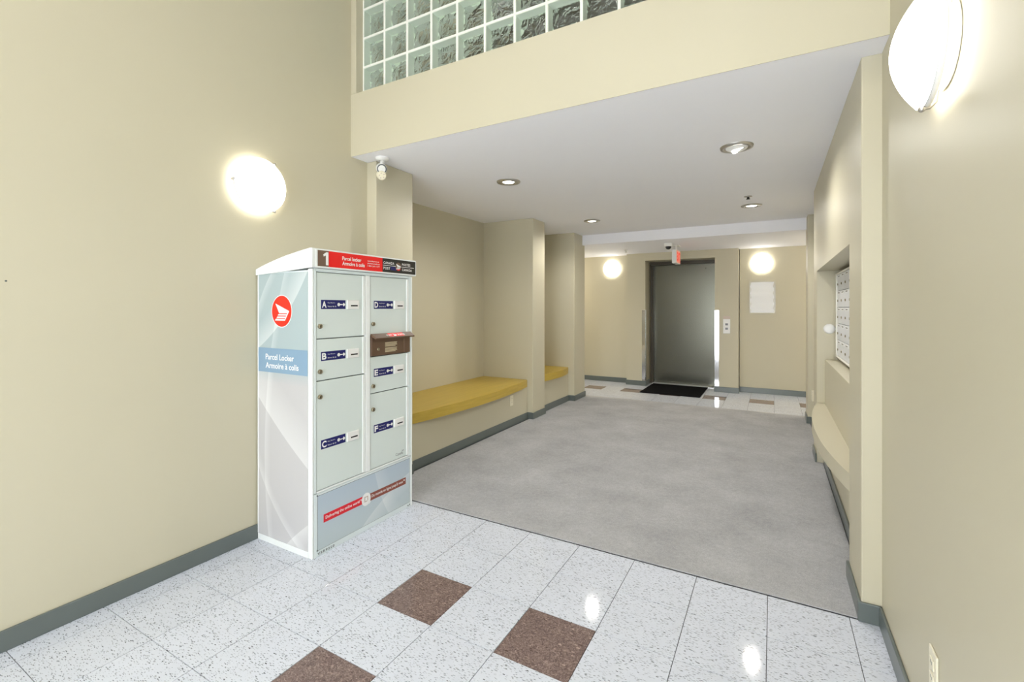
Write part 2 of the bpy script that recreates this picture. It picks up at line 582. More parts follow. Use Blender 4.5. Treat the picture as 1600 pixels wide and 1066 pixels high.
def text(mb, s, u0, u1, v0, v1, place, m, bold=0.0, spacing=1.0):
    """letters scaled to fill the box u0..u1 x v0..v1 on the plane given by place(u, v)"""
    vs, fs = text_mesh(s, bold, spacing)
    xs = [p[0] for p in vs]; ys = [p[1] for p in vs]
    ax, bx, ay, by = min(xs), max(xs), min(ys), max(ys)
    mb.raw([place(u0 + (p[0] - ax) / (bx - ax) * (u1 - u0), v0 + (p[1] - ay) / (by - ay) * (v1 - v0)) for p in vs], fs, m)

def poly(mb, pts, place, m):
    mb.raw([place(*p) for p in pts], [list(range(len(pts)))], m)

def disc(mb, cu, cv, ru, rv, place, m, n=32):
    poly(mb, [(cu + ru * math.cos(2 * PI * i / n), cv + rv * math.sin(2 * PI * i / n)) for i in range(n)], place, m)

def tag(o, label=None, cat=None, group=None, kind=None):
    if label: o['label'] = label
    if cat: o['category'] = cat
    if group: o['group'] = group
    if kind: o['kind'] = kind
    return o

def thing(name, label, cat, loc=(0, 0, 0), rz=0.0, group=None):
    o = bpy.data.objects.new(name, None)
    o.empty_display_size = 0.05
    o.location = loc
    o.rotation_euler = (0, 0, rz)
    COL.objects.link(o)
    return tag(o, label, cat, group)

def struct(mb, name, parent=None):
    return tag(mb.build(name, parent), kind='structure')

def dup(root, loc, rz=0.0, label=None):
    def cp(o, par):
        c = o.copy()
        COL.objects.link(c)
        if par is not None:
            c.parent = par
        for ch in kids.get(o.name, []):
            cp(ch, c)
        return c
    kids = {}
    for o in bpy.data.objects:
        if o.parent is not None:
            kids.setdefault(o.parent.name, []).append(o)
    r = cp(root, None)
    r.location = loc
    r.rotation_euler = (0, 0, rz)
    if label:
        r['label'] = label
    return r

# ---------------------------------------------------------------- room shell
ZT = 4.4       # tall entrance hall
ZC = 2.38      # lobby ceiling
ZH = 2.24      # lift hall ceiling
XL, XR = -2.58, 0.395
XW = 0.325     # right lobby wall
GR = 2.435     # carpet front edge

fb = MB(); fb.box(-4.6, 2.2, -2.3, 8.6, -0.12, -0.004, 'subfloor')
floor = struct(fb, 'floor')
TS = 0.3048
tile_mesh = {}
def put_tile(x0, x1, y0, y1, mat, gx=0.0014, gy=0.0011):
    w, d = x1 - x0, y1 - y0
    if w < 0.012 or d < 0.012:
        return
    key = (round(w, 4), round(d, 4), mat)
    if key not in tile_mesh:
        b = MB()
        c = 0.0004
        hx, hy = w / 2 - gx, d / 2 - gy
        vs = [(-hx, -hy, -0.0042), (hx, -hy, -0.0042), (hx, hy, -0.0042), (-hx, hy, -0.0042),
              (-hx, -hy, -c), (hx, -hy, -c), (hx, hy, -c), (-hx, hy, -c),
              (-hx + c, -hy + c, 0), (hx - c, -hy + c, 0), (hx - c, hy - c, 0), (-hx + c, hy - c, 0)]
        fs = [(8, 9, 10, 11)] + [(a, (a + 1) % 4, 4 + (a + 1) % 4, 4 + a) for a in range(4)] + \
             [(4 + a, 4 + (a + 1) % 4, 8 + (a + 1) % 4, 8 + a) for a in range(4)]
        b.raw(vs, fs, mat)
        o = b.build('floor_tile', floor)
        tile_mesh[key] = o
    else:
        o = tile_mesh[key].copy()
        COL.objects.link(o)
    o.location = ((x0 + x1) / 2, (y0 + y1) / 2, 0)
    if mat == 'tile_brown':
        o['label'] = 'mottled brown floor tile'
def tiles(gx0, gy0, bx0, bx1, by0, by1, brown):
    for i in range(-16, 16):
        for j in range(-14, 8):
            x0, x1 = max(bx0, gx0 + i * TS), min(bx1, gx0 + (i + 1) * TS)
            y0, y1 = max(by0, gy0 + j * TS), min(by1, gy0 + (j + 1) * TS)
            if x1 > x0 and y1 > y0:
                put_tile(x0, x1, y0, y1, 'tile_brown' if (i, j) in brown else 'tile')
tiles(-1.545, 1.515, XL, XR, -2.0, GR, {(0, 0), (2, 0), (0, -2), (2, -2)})
tiles(-0.595, 7.236, -3.7, 1.2, 6.64, 8.4, {(i, 0) for i in (-9, -7, -5, -3, -1, 1, 3, 5)})

cb = MB((-1.1, 4.54, 0))
cb.bbox(-2.514, 0.37, GR - 0.001, 6.64, 0.0, 0.006, 'carpet', 0.003, 2)
tag(cb.build('lobby_carpet'), 'worn grey fitted carpet covering the lobby floor from white tiles to lift hall', 'carpet')

struct(MB().box(XL - 0.2, XL, -2.0, 2.43, 0, ZT, 'wall'), 'wall_left')
struct(MB().box(XR, XR + 0.25, -2.0, 2.43, 0, ZT, 'wall'), 'wall_right')
ent = MB()
ent.box(XL - 0.2, SKY_OPEN[0], -2.2, -2.0, 0, ZT, 'wall').box(SKY_OPEN[1], XR + 0.25, -2.2, -2.0, 0, ZT, 'wall')
ent.box(SKY_OPEN[0], SKY_OPEN[1], -2.2, -2.0, SKY_OPEN[3], ZT, 'wall').box(SKY_OPEN[0], SKY_OPEN[1], -2.2, -2.0, 0, SKY_OPEN[2], 'wall')
struct(ent, 'wall_entrance')
struct(MB().box(XL - 0.2, XR + 0.25, -2.2, 5.2, ZT, ZT + 0.1, 'ceiling'), 'ceiling_upper')
struct(MB().box(-3.36, 0.65, 2.284, 6.45, ZC, ZC + 0.003, 'ceiling').box(-3.36, 0.65, 2.46, 6.45, ZC + 0.003, ZC + 0.1, 'ceiling'), 'ceiling')
struct(MB().box(-4.6, 2.2, 6.45, 8.6, ZH, ZC + 0.1, 'ceiling'), 'ceiling_hall')

# fascia over the lobby, opening of the glass blocks
fa = MB()
fa.box(XL, XR, 2.28, 2.284, ZC, 2.812, 'wall').bbox(XL, XR, 2.2805, 2.46, ZC + 0.003, 2.815, 'wall', 0.004, 2)
struct(fa, 'wall_fascia')
GX0, GZ0, GP = -2.5285, 2.815, 0.2045
NX, NZ = 14, 6
gx1, gz1 = GX0 + NX * GP, GZ0 + NZ * GP
fj = MB()
fj.bbox(XL, GX0, 2.28, 2.46, 2.815, ZT, 'wall', 0.004, 2).box(gx1, XR, 2.28, 2.46, 2.815, ZT, 'wall').box(GX0, gx1, 2.28, 2.46, gz1, ZT, 'wall')
struct(fj, 'wall_fascia_upper')
win = MB((0, 0, 0))
GY0, GY1 = 2.345, 2.410
for i in range(NX + 1):
    x = GX0 + i * GP
    win.box(max(GX0, x - 0.0052), min(gx1, x + 0.0052), GY0 - 0.002, GY1, GZ0, gz1, 'mortar')
for k in range(NZ + 1):
    z = GZ0 + k * GP
    for i in range(NX):
        x = GX0 + i * GP
        win.box(x + 0.0052, x + GP - 0.0052, GY0 - 0.002, GY1, max(GZ0, z - 0.0052), min(gz1, z + 0.0052), 'mortar')
window = struct(win, 'window_1')
# one hollow block: clear front face, pale green sides, rippled back face
h = GP / 2 - 0.0054
gb = MB()
ti = 0.003
for sx in (-1, 1):
    a, b_ = sorted((sx * h, sx * (h - ti)))
    gb.box(a, b_, GY0, GY1, -h, h, 'glass_side')
    gb.box(-h + ti, h - ti, GY0, GY1, a, b_, 'glass_side')
gb.raw([(-h + ti, GY0 + 0.005, -h + ti), (h - ti, GY0 + 0.005, -h + ti), (h - ti, GY0 + 0.005, h - ti), (-h + ti, GY0 + 0.005, h - ti)], [(0, 1, 2, 3)], 'glass_front')
gb.raw([(-h + ti, GY1 - 0.006, -h + ti), (h - ti, GY1 - 0.006, -h + ti), (h - ti, GY1 - 0.006, h - ti), (-h + ti, GY1 - 0.006, h - ti)], [(0, 1, 2, 3)], 'glass_back')
first = None
for i in range(NX):
    for k in range(NZ):
        if first is None:
            o = first = gb.build('glass_block', window)
        else:
            o = first.copy(); COL.objects.link(o)
        o.location = (GX0 + (i + 0.5) * GP, 0, GZ0 + (k + 0.5) * GP)
struct(MB().box(XL - 0.2, XR + 0.25, 2.46, 5.2, 2.50, 2.60, 'upper').box(XL - 0.2, XR + 0.25, 4.1, 4.2, 2.60, ZT, 'upper')
       .box(XL - 0.2, XL, 2.43, 4.1, 2.6, ZT, 'upper').box(XR, XR + 0.25, 2.46, 4.1, 2.6, ZT, 'upper'), 'wall_upper_back')

# left side: stub, recess, columns
XS, XC1, XC2, XB = -2.49, -2.468, -2.442, -3.16
struct(MB().bbox(-3.36, XS, 2.43, 2.82, 0, ZC, 'wall', 0.006, 2), 'wall_stub')
struct(MB().box(-3.36, XB, 2.82, 6.13, 0, ZC, 'wall'), 'wall_recess')
struct(MB().bbox(XB - 0.05, XC1, 4.89, 5.215, 0, ZC, 'wall', 0.006, 2), 'wall_column_near')
struct(MB().bbox(-3.36, XC2, 6.13, 6.55, 0, ZC, 'wall', 0.006, 2), 'wall_column_far')
# lift hall
struct(MB().box(-4.6, -2.18, 8.10, 8.6, 0, ZH, 'wall').box(-0.455, 2.2, 8.10, 8.6, 0, ZH, 'wall'), 'wall_back')
EX0, EX1, EZ, EY = -1.88, -0.797, 2.113, 7.93
lf = MB()
lf.box(-2.195, EX0, EY, 8.6, 0, ZH, 'wall').box(EX1, -0.465, EY, 8.6, 0, ZH, 'wall').box(EX0, EX1, EY, 8.6, EZ, ZH, 'wall')
struct(lf, 'wall_lift')
struct(MB().box(-4.7, -4.6, 6.4, 8.6, 0, ZH, 'wall').box(-4.6, -3.36, 6.4, 6.55, 0, ZH, 'wall'), 'wall_hall_left')
struct(MB().box(2.2, 2.3, 6.4, 8.6, 0, ZH, 'wall').box(0.65, 2.2, 6.4, 6.55, 0, ZH, 'wall'), 'wall_hall_right')
# right lobby wall with the letterbox niche
YN, YF = 2.78, 4.72
SILL, NTOP, SH = 0.885, 1.632, 0.51
rw = MB()
rw.bbox(XW, 0.65, 2.43, YN, 0, ZC, 'wall', 0.005, 2).bbox(XW, 0.65, YF, 5.02, 0, ZC, 'wall', 0.005, 2)
rw.box(XW, 0.65, YN - 0.006, YF + 0.006, NTOP, ZC, 'wall')
rw.box(0.52, 0.65, YN - 0.01, YF + 0.01, SILL, NTOP, 'wall')
rw.bbox(0.384, 0.65, YN - 0.004, YF + 0.004, 0, SILL, 'wall', 0.004, 2)
rw.box(0.41, 0.65, 5.02, 6.25, 0, ZC, 'wall')
rw.bbox(0.345, 0.65, 6.25, 6.56, 0, ZC, 'wall', 0.005, 2)
struct(rw, 'wall_right_lobby')

# baseboards
BH, BT = 0.083, 0.012
def skirt(name, boxes, z=0.0):
    b = MB()
    for x0, x1, y0, y1 in boxes:
        b.bbox(x0, x1, y0, y1, z, BH, 'base', 0.004, 2)
    return struct(b, name)
skirt('baseboard_left', [(XL, XL + BT, -2.0, 1.66), (XL, XL + BT, 2.30, 2.43)])
skirt('baseboard_stub', [(XL, XS + BT, 2.43 - BT, 2.43), (XS, XS + BT, 2.43, 2.82)])
skirt('baseboard_column_near', [(XC1, XC1 + BT, 4.89 - BT, 5.215 + BT), (-2.54, XC1, 4.89 - BT, 4.89)])
skirt('baseboard_column_far', [(XC2, XC2 + BT, 6.13 - BT, 6.55 + BT), (-2.54, XC2, 6.13 - BT, 6.13), (-3.3, XC2, 6.55, 6.55 + BT)])
skirt('baseboard_back', [(-4.5, -2.195, 8.10 - BT, 8.10), (-0.465, 2.1, 8.10 - BT, 8.10)])
skirt('baseboard_lift', [(-2.195 - BT, EX0 + BT, EY - BT, EY), (EX0, EX0 + BT, EY, 8.20), (-2.195 - BT, -2.195, EY, 8.10 - BT),
                         (EX1 - BT, -0.465 + BT, EY - BT, EY), (EX1 - BT, EX1, EY, 8.20), (-0.465, -0.465 + BT, EY, 8.10 - BT)])
skirt('baseboard_right', [(XR - BT, XR, -2.0, 2.43 - BT), (XW - BT, XR, 2.43 - BT, 2.43), (XW - BT, XW, 2.43, YN + BT),
                          (0.384 - BT, 0.384, YN + BT, YF - BT), (XW - BT, XW, YF - BT, 5.02), (0.345 - BT, 0.42, 6.25 - BT, 6.25), (0.345 - BT, 0.345, 6.25, 6.56)])

# ---------------------------------------------------------------- lift doorway
dm = MB(((EX0 + EX1) / 2, 8.36, 0))
dm.bbox(EX0 + 0.05, EX1, 8.36, 8.40, 0.012, EZ - 0.05, 'steel', 0.002, 1)
door = struct(dm, 'door_1')
b = MB(door.location)
b.box(EX0, EX0 + 0.012, 8.20, 8.36, 0, EZ - 0.012, 'jamb').box(EX0, EX0 + 0.055, 8.30, 8.42, 0, EZ - 0.05, 'dark_jamb')
b.build('door_frame', door)
b = MB(door.location)
b.box(EX0, EX1, 8.24, 8.42, EZ - 0.055, EZ, 'dark_jamb')
b.build('door_header', door)
b = MB(door.location)
b.box(EX0 + 0.05, EX1, 8.22, 8.42, 0, 0.012, 'alu')
b.build('threshold', door)
b = MB(door.location)
b.cyl((-0.98, 8.362, 1.98), (0, -1, 0), 0.008, 0.004, 'dark_jamb', 12)
b.build('key_hole', door)
struct(MB().box(EX0, EX1, 8.40, 8.6, 0, ZH, 'dark_jamb'), 'wall_lift_shaft')

mt = MB((-1.37, 7.8, 0))
mt.bbox(-1.815, -0.93, 7.26, 8.30, 0.0005, 0.010, 'rubber', 0.004, 2)
tag(mt.build('entrance_mat'), 'black rectangular mat on the tiles in front of the lift door', 'mat')

# stainless corner guards
def guard(x, side, label):
    b = MB((x, EY, BH))
    lo, hi = (x - 0.055, x + 0.002) if side < 0 else (x - 0.002, x + 0.060)
    b.bbox(lo, hi, EY - 0.004, EY - 0.0003, BH + 0.002, 1.28, 'guard', 0.001, 1)
    xi = (x + 0.0003, x + 0.004) if side < 0 else (x - 0.004, x - 0.0003)
    b.bbox(xi[0], xi[1], EY - 0.004, EY + 0.055, BH + 0.002, 1.28, 'guard', 0.001, 1)
    t = thing('corner_guard', label, 'corner guard', (x, EY, BH), 0, 'corner guards beside the lift')
    b.build('guard_angle', t)
    for z in (0.12, 0.68, 1.24):
        s = MB((x, EY, BH))
        s.cyl(((lo + hi) / 2, EY - 0.004, z), (0, -1, 0), 0.005, 0.002, 'nickel', 10)
        s.build('screw', t)
guard(EX0, -1, 'tall steel corner guard on the left edge of the lift doorway')
guard(EX1, 1, 'bright steel corner guard between the lift door and call panel')

# call panel
t = thing('call_panel', 'white lift call panel with two square buttons right of the lift', 'call panel', (-0.627, EY, 0.918))
b = MB(t.location); b.bbox(-0.677, -0.577, EY - 0.010, EY - 0.0002, 0.918, 1.142, 'white', 0.003, 2); b.build('face_plate', t)
for z in (1.062, 0.994):
    b = MB(t.location); b.bbox(-0.646, -0.608, EY - 0.016, EY - 0.010, z - 0.016, z + 0.016, 'button', 0.003, 2); b.build('call_button', t)
b = MB(t.location); b.bbox(-0.677, -0.577, EY - 0.006, EY - 0.0002, 1.146, 1.188, 'lilac', 0.002, 1); b.build('label_strip', t, 'pale pink label strip')

# notice in a clear holder
t = thing('wall_notice', 'white paper notice in a clear holder under the right-hand hall lamp', 'notice', (-0.14, 8.1, 1.24))
b = MB(t.location)
b.box(-0.315, 0.032, 8.094, 8.0997, 1.236, 1.726, 'frost'); b.build('holder_back', t)
b = MB(t.location)
n = 14
vs, fs = [], []
for j in range(n + 1):
    z = 1.245 + (1.712 - 1.245) * j / n
    for i in range(9):
        x = -0.300 + 0.308 * i / 8 + 0.006 * math.sin(j * 1.9 + 0.4)
        bow = 0.004 + 0.003 * math.sin(j * 2.3 + 1) ** 2 + 0.008 * math.exp(-((z - 1.52) / 0.02) ** 2) + 0.006 * max(0, (i / 8 - 0.72)) * max(0, (j / n - 0.6)) * 20
        vs.append((x, 8.094 - bow, z))
for j in range(n):
    for i in range(8):
        a = j * 9 + i
        fs.append((a, a + 1, a + 10, a + 9))
b.raw(vs, fs, 'paper', True); b.build('paper_sheet', t)
b = MB(t.location)
for x0, x1, z0, z1 in ((-0.315, 0.032, 1.724, 1.728), (-0.315, 0.032, 1.234, 1.238), (-0.317, -0.313, 1.234, 1.728), (0.030, 0.034, 1.234, 1.728)):
    b.box(x0, x1, 8.086, 8.094, z0, z1, 'frost')
b.build('holder_rim', t)

# exit sign and dome camera on the lift hall ceiling
ex, ey = -1.245, 7.0
t = thing('exit_sign', 'small white ceiling exit sign with a red lit face in front of the lift', 'exit sign', (ex, ey, 1.968))
b = MB(t.location); b.bbox(ex - 0.032, ex + 0.032, ey - 0.0, ey + 0.31, 1.968, 2.165, 'white', 0.004, 2); b.build('housing', t)
b = MB(t.location); b.box(ex + 0.032, ex + 0.034, ey + 0.012, ey + 0.298, 1.980, 2.155, 'exit_face')
text(b, 'EXIT', ey + 0.03, ey + 0.28, 2.005, 2.13, lambda u, v: (ex + 0.0345, u, v), 'exit_red', 0.03)
b.build('lit_face', t, 'red lit face')
b = MB(t.location); b.cyl((ex, ey + 0.155, 2.165), (0, 0, 1), 0.012, 0.060, 'white'); b.bbox(ex - 0.05, ex + 0.05, ey + 0.08, ey + 0.23, 2.225, ZH, 'white', 0.004, 2)
b.build('ceiling_mount', t)

cx, cy = -1.30, 6.86
t = thing('dome_camera', 'black dome camera in a white base beside the hanging exit sign', 'camera', (cx, cy, ZH - 0.09))
b = MB(t.location); b.lathe([(0.052, 0), (0.055, -0.01), (0.055, -0.038), (0.046, -0.046)], (cx, cy, ZH), (0, 0, 1), 'white', 24); b.build('camera_base', t)
b = MB(t.location); b.lathe([(0.042, -0.046), (0.040, -0.062), (0.030, -0.078), (0.014, -0.087), (0.002, -0.089)], (cx, cy, ZH), (0, 0, 1), 'black', 20); b.build('camera_dome', t, 'glossy black dome')

t = thing('hall_detector', 'small white sprinkler on the hall ceiling left of the lift', 'sprinkler', (-2.04, 7.33, ZH - 0.04))
b = MB(t.location); b.lathe([(0.034, 0), (0.034, -0.006), (0.012, -0.012), (0.010, -0.03)], (-2.04, 7.33, ZH), (0, 0, 1), 'white', 18); b.build('escutcheon', t)
b = MB(t.location); b.lathe([(0.004, -0.030), (0.020, -0.034), (0.020, -0.037), (0.004, -0.038)], (-2.04, 7.33, ZH), (0, 0, 1), 'nickel', 14); b.build('deflector', t)
t = thing('lobby_sprinkler', 'small dark sprinkler head on the lobby ceiling before the far right downlight', 'sprinkler', (-0.205, 4.944, ZC - 0.03))
b = MB(t.location); b.lathe([(0.036, 0), (0.036, -0.004), (0.020, -0.008)], (-0.205, 4.944, ZC), (0, 0, 1), 'nickel', 18); b.build('escutcheon', t)
b = MB(t.location); b.lathe([(0.012, -0.008), (0.010, -0.020), (0.018, -0.024), (0.018, -0.027), (0.003, -0.028)], (-0.205, 4.944, ZC), (0, 0, 1), 'black', 14); b.build('sprinkler_head', t)

# ---------------------------------------------------------------- recessed ceiling lamps
def lamp(name, loc, power, kind='SPOT', size=0.05, color=WARM):
    l = bpy.data.lights.new(name, kind)
    l.energy = power
    l.color = color
    if kind == 'SPOT':
        l.spot_size = math.radians(168)
        l.spot_blend = 0.6
    l.shadow_soft_size = size
    o = bpy.data.objects.new(name, l)
    o.location = loc
    COL.objects.link(o)
    return o
def downlight(x, y, label, kind):
    t = thing('ceiling_downlight', label, 'downlight', (x, y, ZC), 0, 'recessed downlights in the lobby ceiling')
    o = t.location
    if kind == 'open':
        b = MB(o); b.lathe([(0.044, 0.0), (0.062, -0.012), (0.096, -0.009), (0.100, 0.0)], (x, y, ZC), (0, 0, 1), 'nickel', 32, True, False); b.build('trim_ring', t)
        b = MB(o); b.cyl((x, y, ZC - 0.0055), (0, 0, 1), 0.047, 0.005, 'lens', 28); b.build('lamp_lens', t)
    else:
        b = MB(o); b.lathe([(0.070, 0.0), (0.078, -0.014), (0.097, -0.012), (0.101, 0.0)], (x, y, ZC), (0, 0, 1), 'nickel', 32, True, False); b.build('trim_ring', t)
        b = MB(o); b.lathe([(0.070, 0.0), (0.067, -0.010), (0.056, -0.020), (0.036, -0.028)], (x, y, ZC), (0, 0, 1), 'white', 28, True, True); b.build('swivel_eye', t)
        ax = Vector((0.38, 0.16, -0.91)).normalized()
        b = MB(o); b.lathe([(0.045, 0.0), (0.045, 0.007)], Vector((x + 0.018, y + 0.008, ZC - 0.017)) , ax, 'lens', 24); b.build('lamp_lens', t)
    lamp('downlight_lamp', (x, y, ZC - 0.05), SPOT_W)
downlight(-1.935, 3.38, 'recessed downlight near the bench, closest to the left wall recess', 'open')
downlight(-1.92, 5.40, 'small far downlight in the ceiling above the second bench niche', 'open')
downlight(-0.208, 3.38, 'large nickel swivel downlight nearest the right wall and fascia', 'eye')
downlight(-0.194, 5.40, 'bright far right downlight just behind the ceiling sprinkler', 'open')
# unseen fill lights added at both ends to brighten the lift hall
lamp('hall_fill', (-3.9, 7.6, 1.75), HALL_FILL_W, 'POINT', 0.1, (1.0, 0.93, 0.80))
lamp('hall_fill', (1.6, 7.6, 1.75), HALL_FILL_W, 'POINT', 0.1, (1.0, 0.93, 0.80))

# ---------------------------------------------------------------- wall sconces (local: wall at y = 0, room towards -y)
def make_sconce(label):
    t = thing('wall_sconce', label, 'wall lamp', (0, 0, 0), 0, 'round opal glass wall lamps')
    R, D0, DEP = 0.152, 0.050, 0.068
    b = MB(); b.lathe([(0.108, 0.0005), (0.116, 0.006), (0.116, 0.026), (0.108, 0.030), (0.03, 0.030)], (0, 0, 0), (0, -1, 0), 'white', 36); b.build('back_pan', t)
    b = MB()
    pr = []
    for i in range(11):
        q = 1 - i / 10
        pr.append((max(0.0005, R * q), D0 + DEP * (1 - q ** 2.0)))
    pr = [(R - 0.004, D0 - 0.003)] + pr
    b.lathe(pr, (0, 0, 0), (0, -1, 0), 'opal', 40, True, False)
    b.build('glass_bowl', t)
    b = MB(); b.lathe([(R - 0.002, D0 - 0.002), (R + 0.0015, D0 - 0.001), (R - 0.002, D0 - 0.016), (R - 0.006, D0 - 0.016), (R - 0.006, D0 - 0.002)], (0, 0, 0), (0, -1, 0), 'white', 40, True, False); b.build('rim_band', t)
    for k in range(3):
        a = math.radians(-90 + 120 * k)
        ca, sa = math.cos(a), math.sin(a)
        b = MB()
        b.tube([(0.112 * ca, -0.020, 0.112 * sa), (0.145 * ca, -0.024, 0.145 * sa), (0.158 * ca, -0.036, 0.158 * sa), (0.158 * ca, -0.052, 0.158 * sa)], 0.004, 'nickel', 8)
        b.sphere((0.158 * ca, -0.052, 0.158 * sa), 0.0085, 'nickel', 12, 8)
        b.build('glass_clip', t)
    return t
sc = make_sconce('round glowing glass lamp on the tall left wall above the parcel locker')
sc.location, sc.rotation_euler = (XL, 1.597, 2.018), (0, PI / 2, PI / 2)
dup(sc, (XR, 1.60, 2.005), -PI / 2, 'large glowing glass lamp on the right wall at the top right')
dup(sc, (-0.152, 8.1, 2.005), 0, 'small glowing wall lamp above the paper notice in the lift hall')
dup(sc, (-2.498, 8.1, 2.015), 0, 'small glowing wall lamp on the back wall left of the lift')

# ---------------------------------------------------------------- benches
def bench(y0, y1, xa, sag, ztop, th, label):
    t = thing('window_bench', label, 'bench', ((xa + XB) / 2, (y0 + y1) / 2, 0), 0, 'built-in benches along the left side')
    o = t.location
    b = MB(o); b.box(XB + 0.0005, xa, y0 + 0.001, y1 - 0.001, 0, ztop - th, 'wall'); b.build('bench_base', t)
    b = MB(o); b.bbox(xa, xa + BT, y0 + 0.001, y1 - 0.001, 0, BH, 'base', 0.004, 2); b.build('bench_baseboard', t)
    pts = [(XB + 0.001, y0 + 0.001)]
    n = 28
    for i in range(n + 1):
        y = y0 + 0.001 + (y1 - y0 - 0.002) * i / n
        q = (y - (y0 + y1) / 2) / ((y1 - y0) / 2)
        pts.append((xa - 0.005 + sag * (1 - q * q), y))
    pts.append((XB + 0.001, y1 - 0.001))
    b = MB(o); b.prism(pts, 'z', ztop - th, ztop, 'wood'); seat = b.build('bench_top', t)
    b = MB(o)
    edge = pts[1:-1]
    b.raw([(p[0] + 0.003, p[1], z) for z in (ztop - th + 0.001, ztop - 0.001) for p in edge] + [(p[0] - 0.001, p[1], z) for z in (ztop - th + 0.001, ztop - 0.001) for p in edge],
          [(i, i + 1, len(edge) + i + 1, len(edge) + i) for i in range(len(edge) - 1)] +
          [(len(edge) + i, len(edge) + i + 1, 3 * len(edge) + i + 1, 3 * len(edge) + i) for i in range(len(edge) - 1)], 'wood')
    b.build('edge_band', seat)
bench(2.822, 4.888, -2.54, 0.085, 0.466, 0.086, 'long bench with a bowed honey wood top beside the parcel locker')
bench(5.217, 6.128, -2.53, 0.055, 0.478, 0.088, 'short bench with a wood top between the two far columns')
# curved painted shelf under the letterboxes
t = thing('curved_shelf', 'cream painted shelf with a bowed front edge below the letterbox niche', 'shelf', (0.34, 3.75, 0.42))
pts = [(0.383, YN + 0.002)]
for i in range(31):
    y = YN + 0.002 + (YF - YN - 0.004) * i / 30
    q = (y - (YN + YF) / 2) / ((YF - YN) / 2)
    pts.append((XW + 0.001 - 0.083 * (1 - abs(q) ** 2.2), y))
pts.append((0.383, YF - 0.002))
b = MB(t.location); b.prism(pts, 'z', SH - 0.086, SH, 'wall'); b.build('shelf_board', t)
b = MB(t.location); b.box(0.350, 0.3835, YN + 0.004, YF - 0.004, SH - 0.125, SH - 0.086, 'wall'); b.build('shelf_cleat', t)

# ---------------------------------------------------------------- letterboxes
t = thing('letterbox_bank', 'aluminium bank of apartment letterboxes in the right wall niche', 'letterboxes', (0.50, 3.72, 0.905))
XM = 0.470
LY0, LY1, LZ0, LZ1 = YN + 0.04, YF - 0.02, 0.912, 1.605
b = MB(t.location); b.box(XM + 0.006, 0.5195, LY0, LY1, LZ0, LZ1, 'gap'); b.build('case', t)
b = MB(t.location)
fr = 0.034
b.bbox(XM - 0.014, XM + 0.02, LY1 - fr, LY1, LZ0, LZ1, 'mailframe', 0.003, 2).bbox(XM - 0.014, XM + 0.02, LY0, LY0 + fr, LZ0, LZ1, 'mailframe', 0.003, 2)
b.bbox(XM - 0.014, XM + 0.02, LY0 + fr, LY1 - fr, LZ1 - 0.014, LZ1, 'mailframe', 0.003, 2).bbox(XM - 0.014, XM + 0.02, LY0 + fr, LY1 - fr, LZ0, LZ0 + 0.014, 'mailframe', 0.003, 2)
b.build('trim_frame', t)
NR, NC = 5, 8
dw, dh = (LY1 - LY0 - 2 * fr) / NC, (LZ1 - LZ0 - 0.028) / NR
b = MB()
b.bbox(-0.006, 0.004, -dw / 2 + 0.0015, dw / 2 - 0.0015, -dh / 2 + 0.002, dh / 2 - 0.002, 'mailbox', 0.002, 1)
b.box(-0.0075, -0.006, -dw * 0.36, dw * 0.30, dh * 0.30, dh * 0.44, 'print_white')
for q in range(3):
    b.box(-0.0080, -0.0075, -dw * 0.24 + q * dw * 0.15, -dw * 0.24 + q * dw * 0.15 + dw * 0.10, dh * 0.34, dh * 0.40, 'black')
b.cyl((-0.006, dw * 0.28, -dh * 0.1), (-1, 0, 0), 0.009, 0.005, 'lock', 12)
first = None
for r in range(NR):
    for c in range(NC):
        if first is None:
            o = first = b.build('letterbox_door', t)
        else:
            o = first.copy(); COL.objects.link(o)
        o.location = (XM - t.location.x, LY0 + fr + (c + 0.5) * dw - t.location.y, LZ0 + 0.014 + (r + 0.5) * dh - t.location.z)
t = thing('round_button', 'round white plastic disc on the niche side beside the letterboxes', 'wall button', (0.418, YF, 1.14))
b = MB(t.location); b.lathe([(0.042, 0.0003), (0.042, 0.008), (0.036, 0.014), (0.02, 0.017), (0.001, 0.018)], (0.414, YF, 1.143), (0, -1, 0), 'white', 28); b.build('disc_cover', t)
b = MB(t.location); b.tube([(0.452, YF - 0.004, 1.143), (0.470, YF - 0.004, 1.142)], 0.003, 'white', 8); b.build('wire', t)

# ---------------------------------------------------------------- power outlets (local: wall y = 0, room -y)
def make_outlet(label, m='ivory'):
    t = thing('power_outlet', label, 'outlet', (0, 0, 0), 0, 'wall outlet plates')
    b = MB(); b.bbox(-0.035, 0.035, -0.006, -0.0003, -0.0575, 0.0575, m, 0.003, 2); b.build('cover_plate', t)
    for z in (0.021, -0.021):
        b = MB(); b.bbox(-0.0165, 0.0165, -0.009, -0.006, z - 0.014, z + 0.014, m, 0.003, 2)
        for dx in (-0.006, 0.006):
            b.box(dx - 0.001, dx + 0.001, -0.0093, -0.009, z - 0.002, z + 0.007, 'gap')
        b.build('socket', t)
    b = MB(); b.cyl((0, -0.006, 0), (0, -1, 0), 0.003, 0.001, 'nickel', 10); b.build('screw', t)
    return t
ot = make_outlet('ivory outlet plate low on the right wall in the foreground')
ot.location, ot.rotation_euler = (XR, 1.708, 0.305), (0, 0, -PI / 2)
dup(ot, (-2.54, 4.50, 0.286), PI / 2, 'white outlet plate below the long wood-topped bench')
o3 = dup(ot, (0.382, 6.10, 0.345), -PI / 2, 'small surface outlet box seen edge-on beyond the curved shelf')
b = MB(); b.bbox(-0.034, 0.034, -0.0003, 0.0277, -0.056, 0.056, 'ivory', 0.003, 2); b.build('back_box', o3)

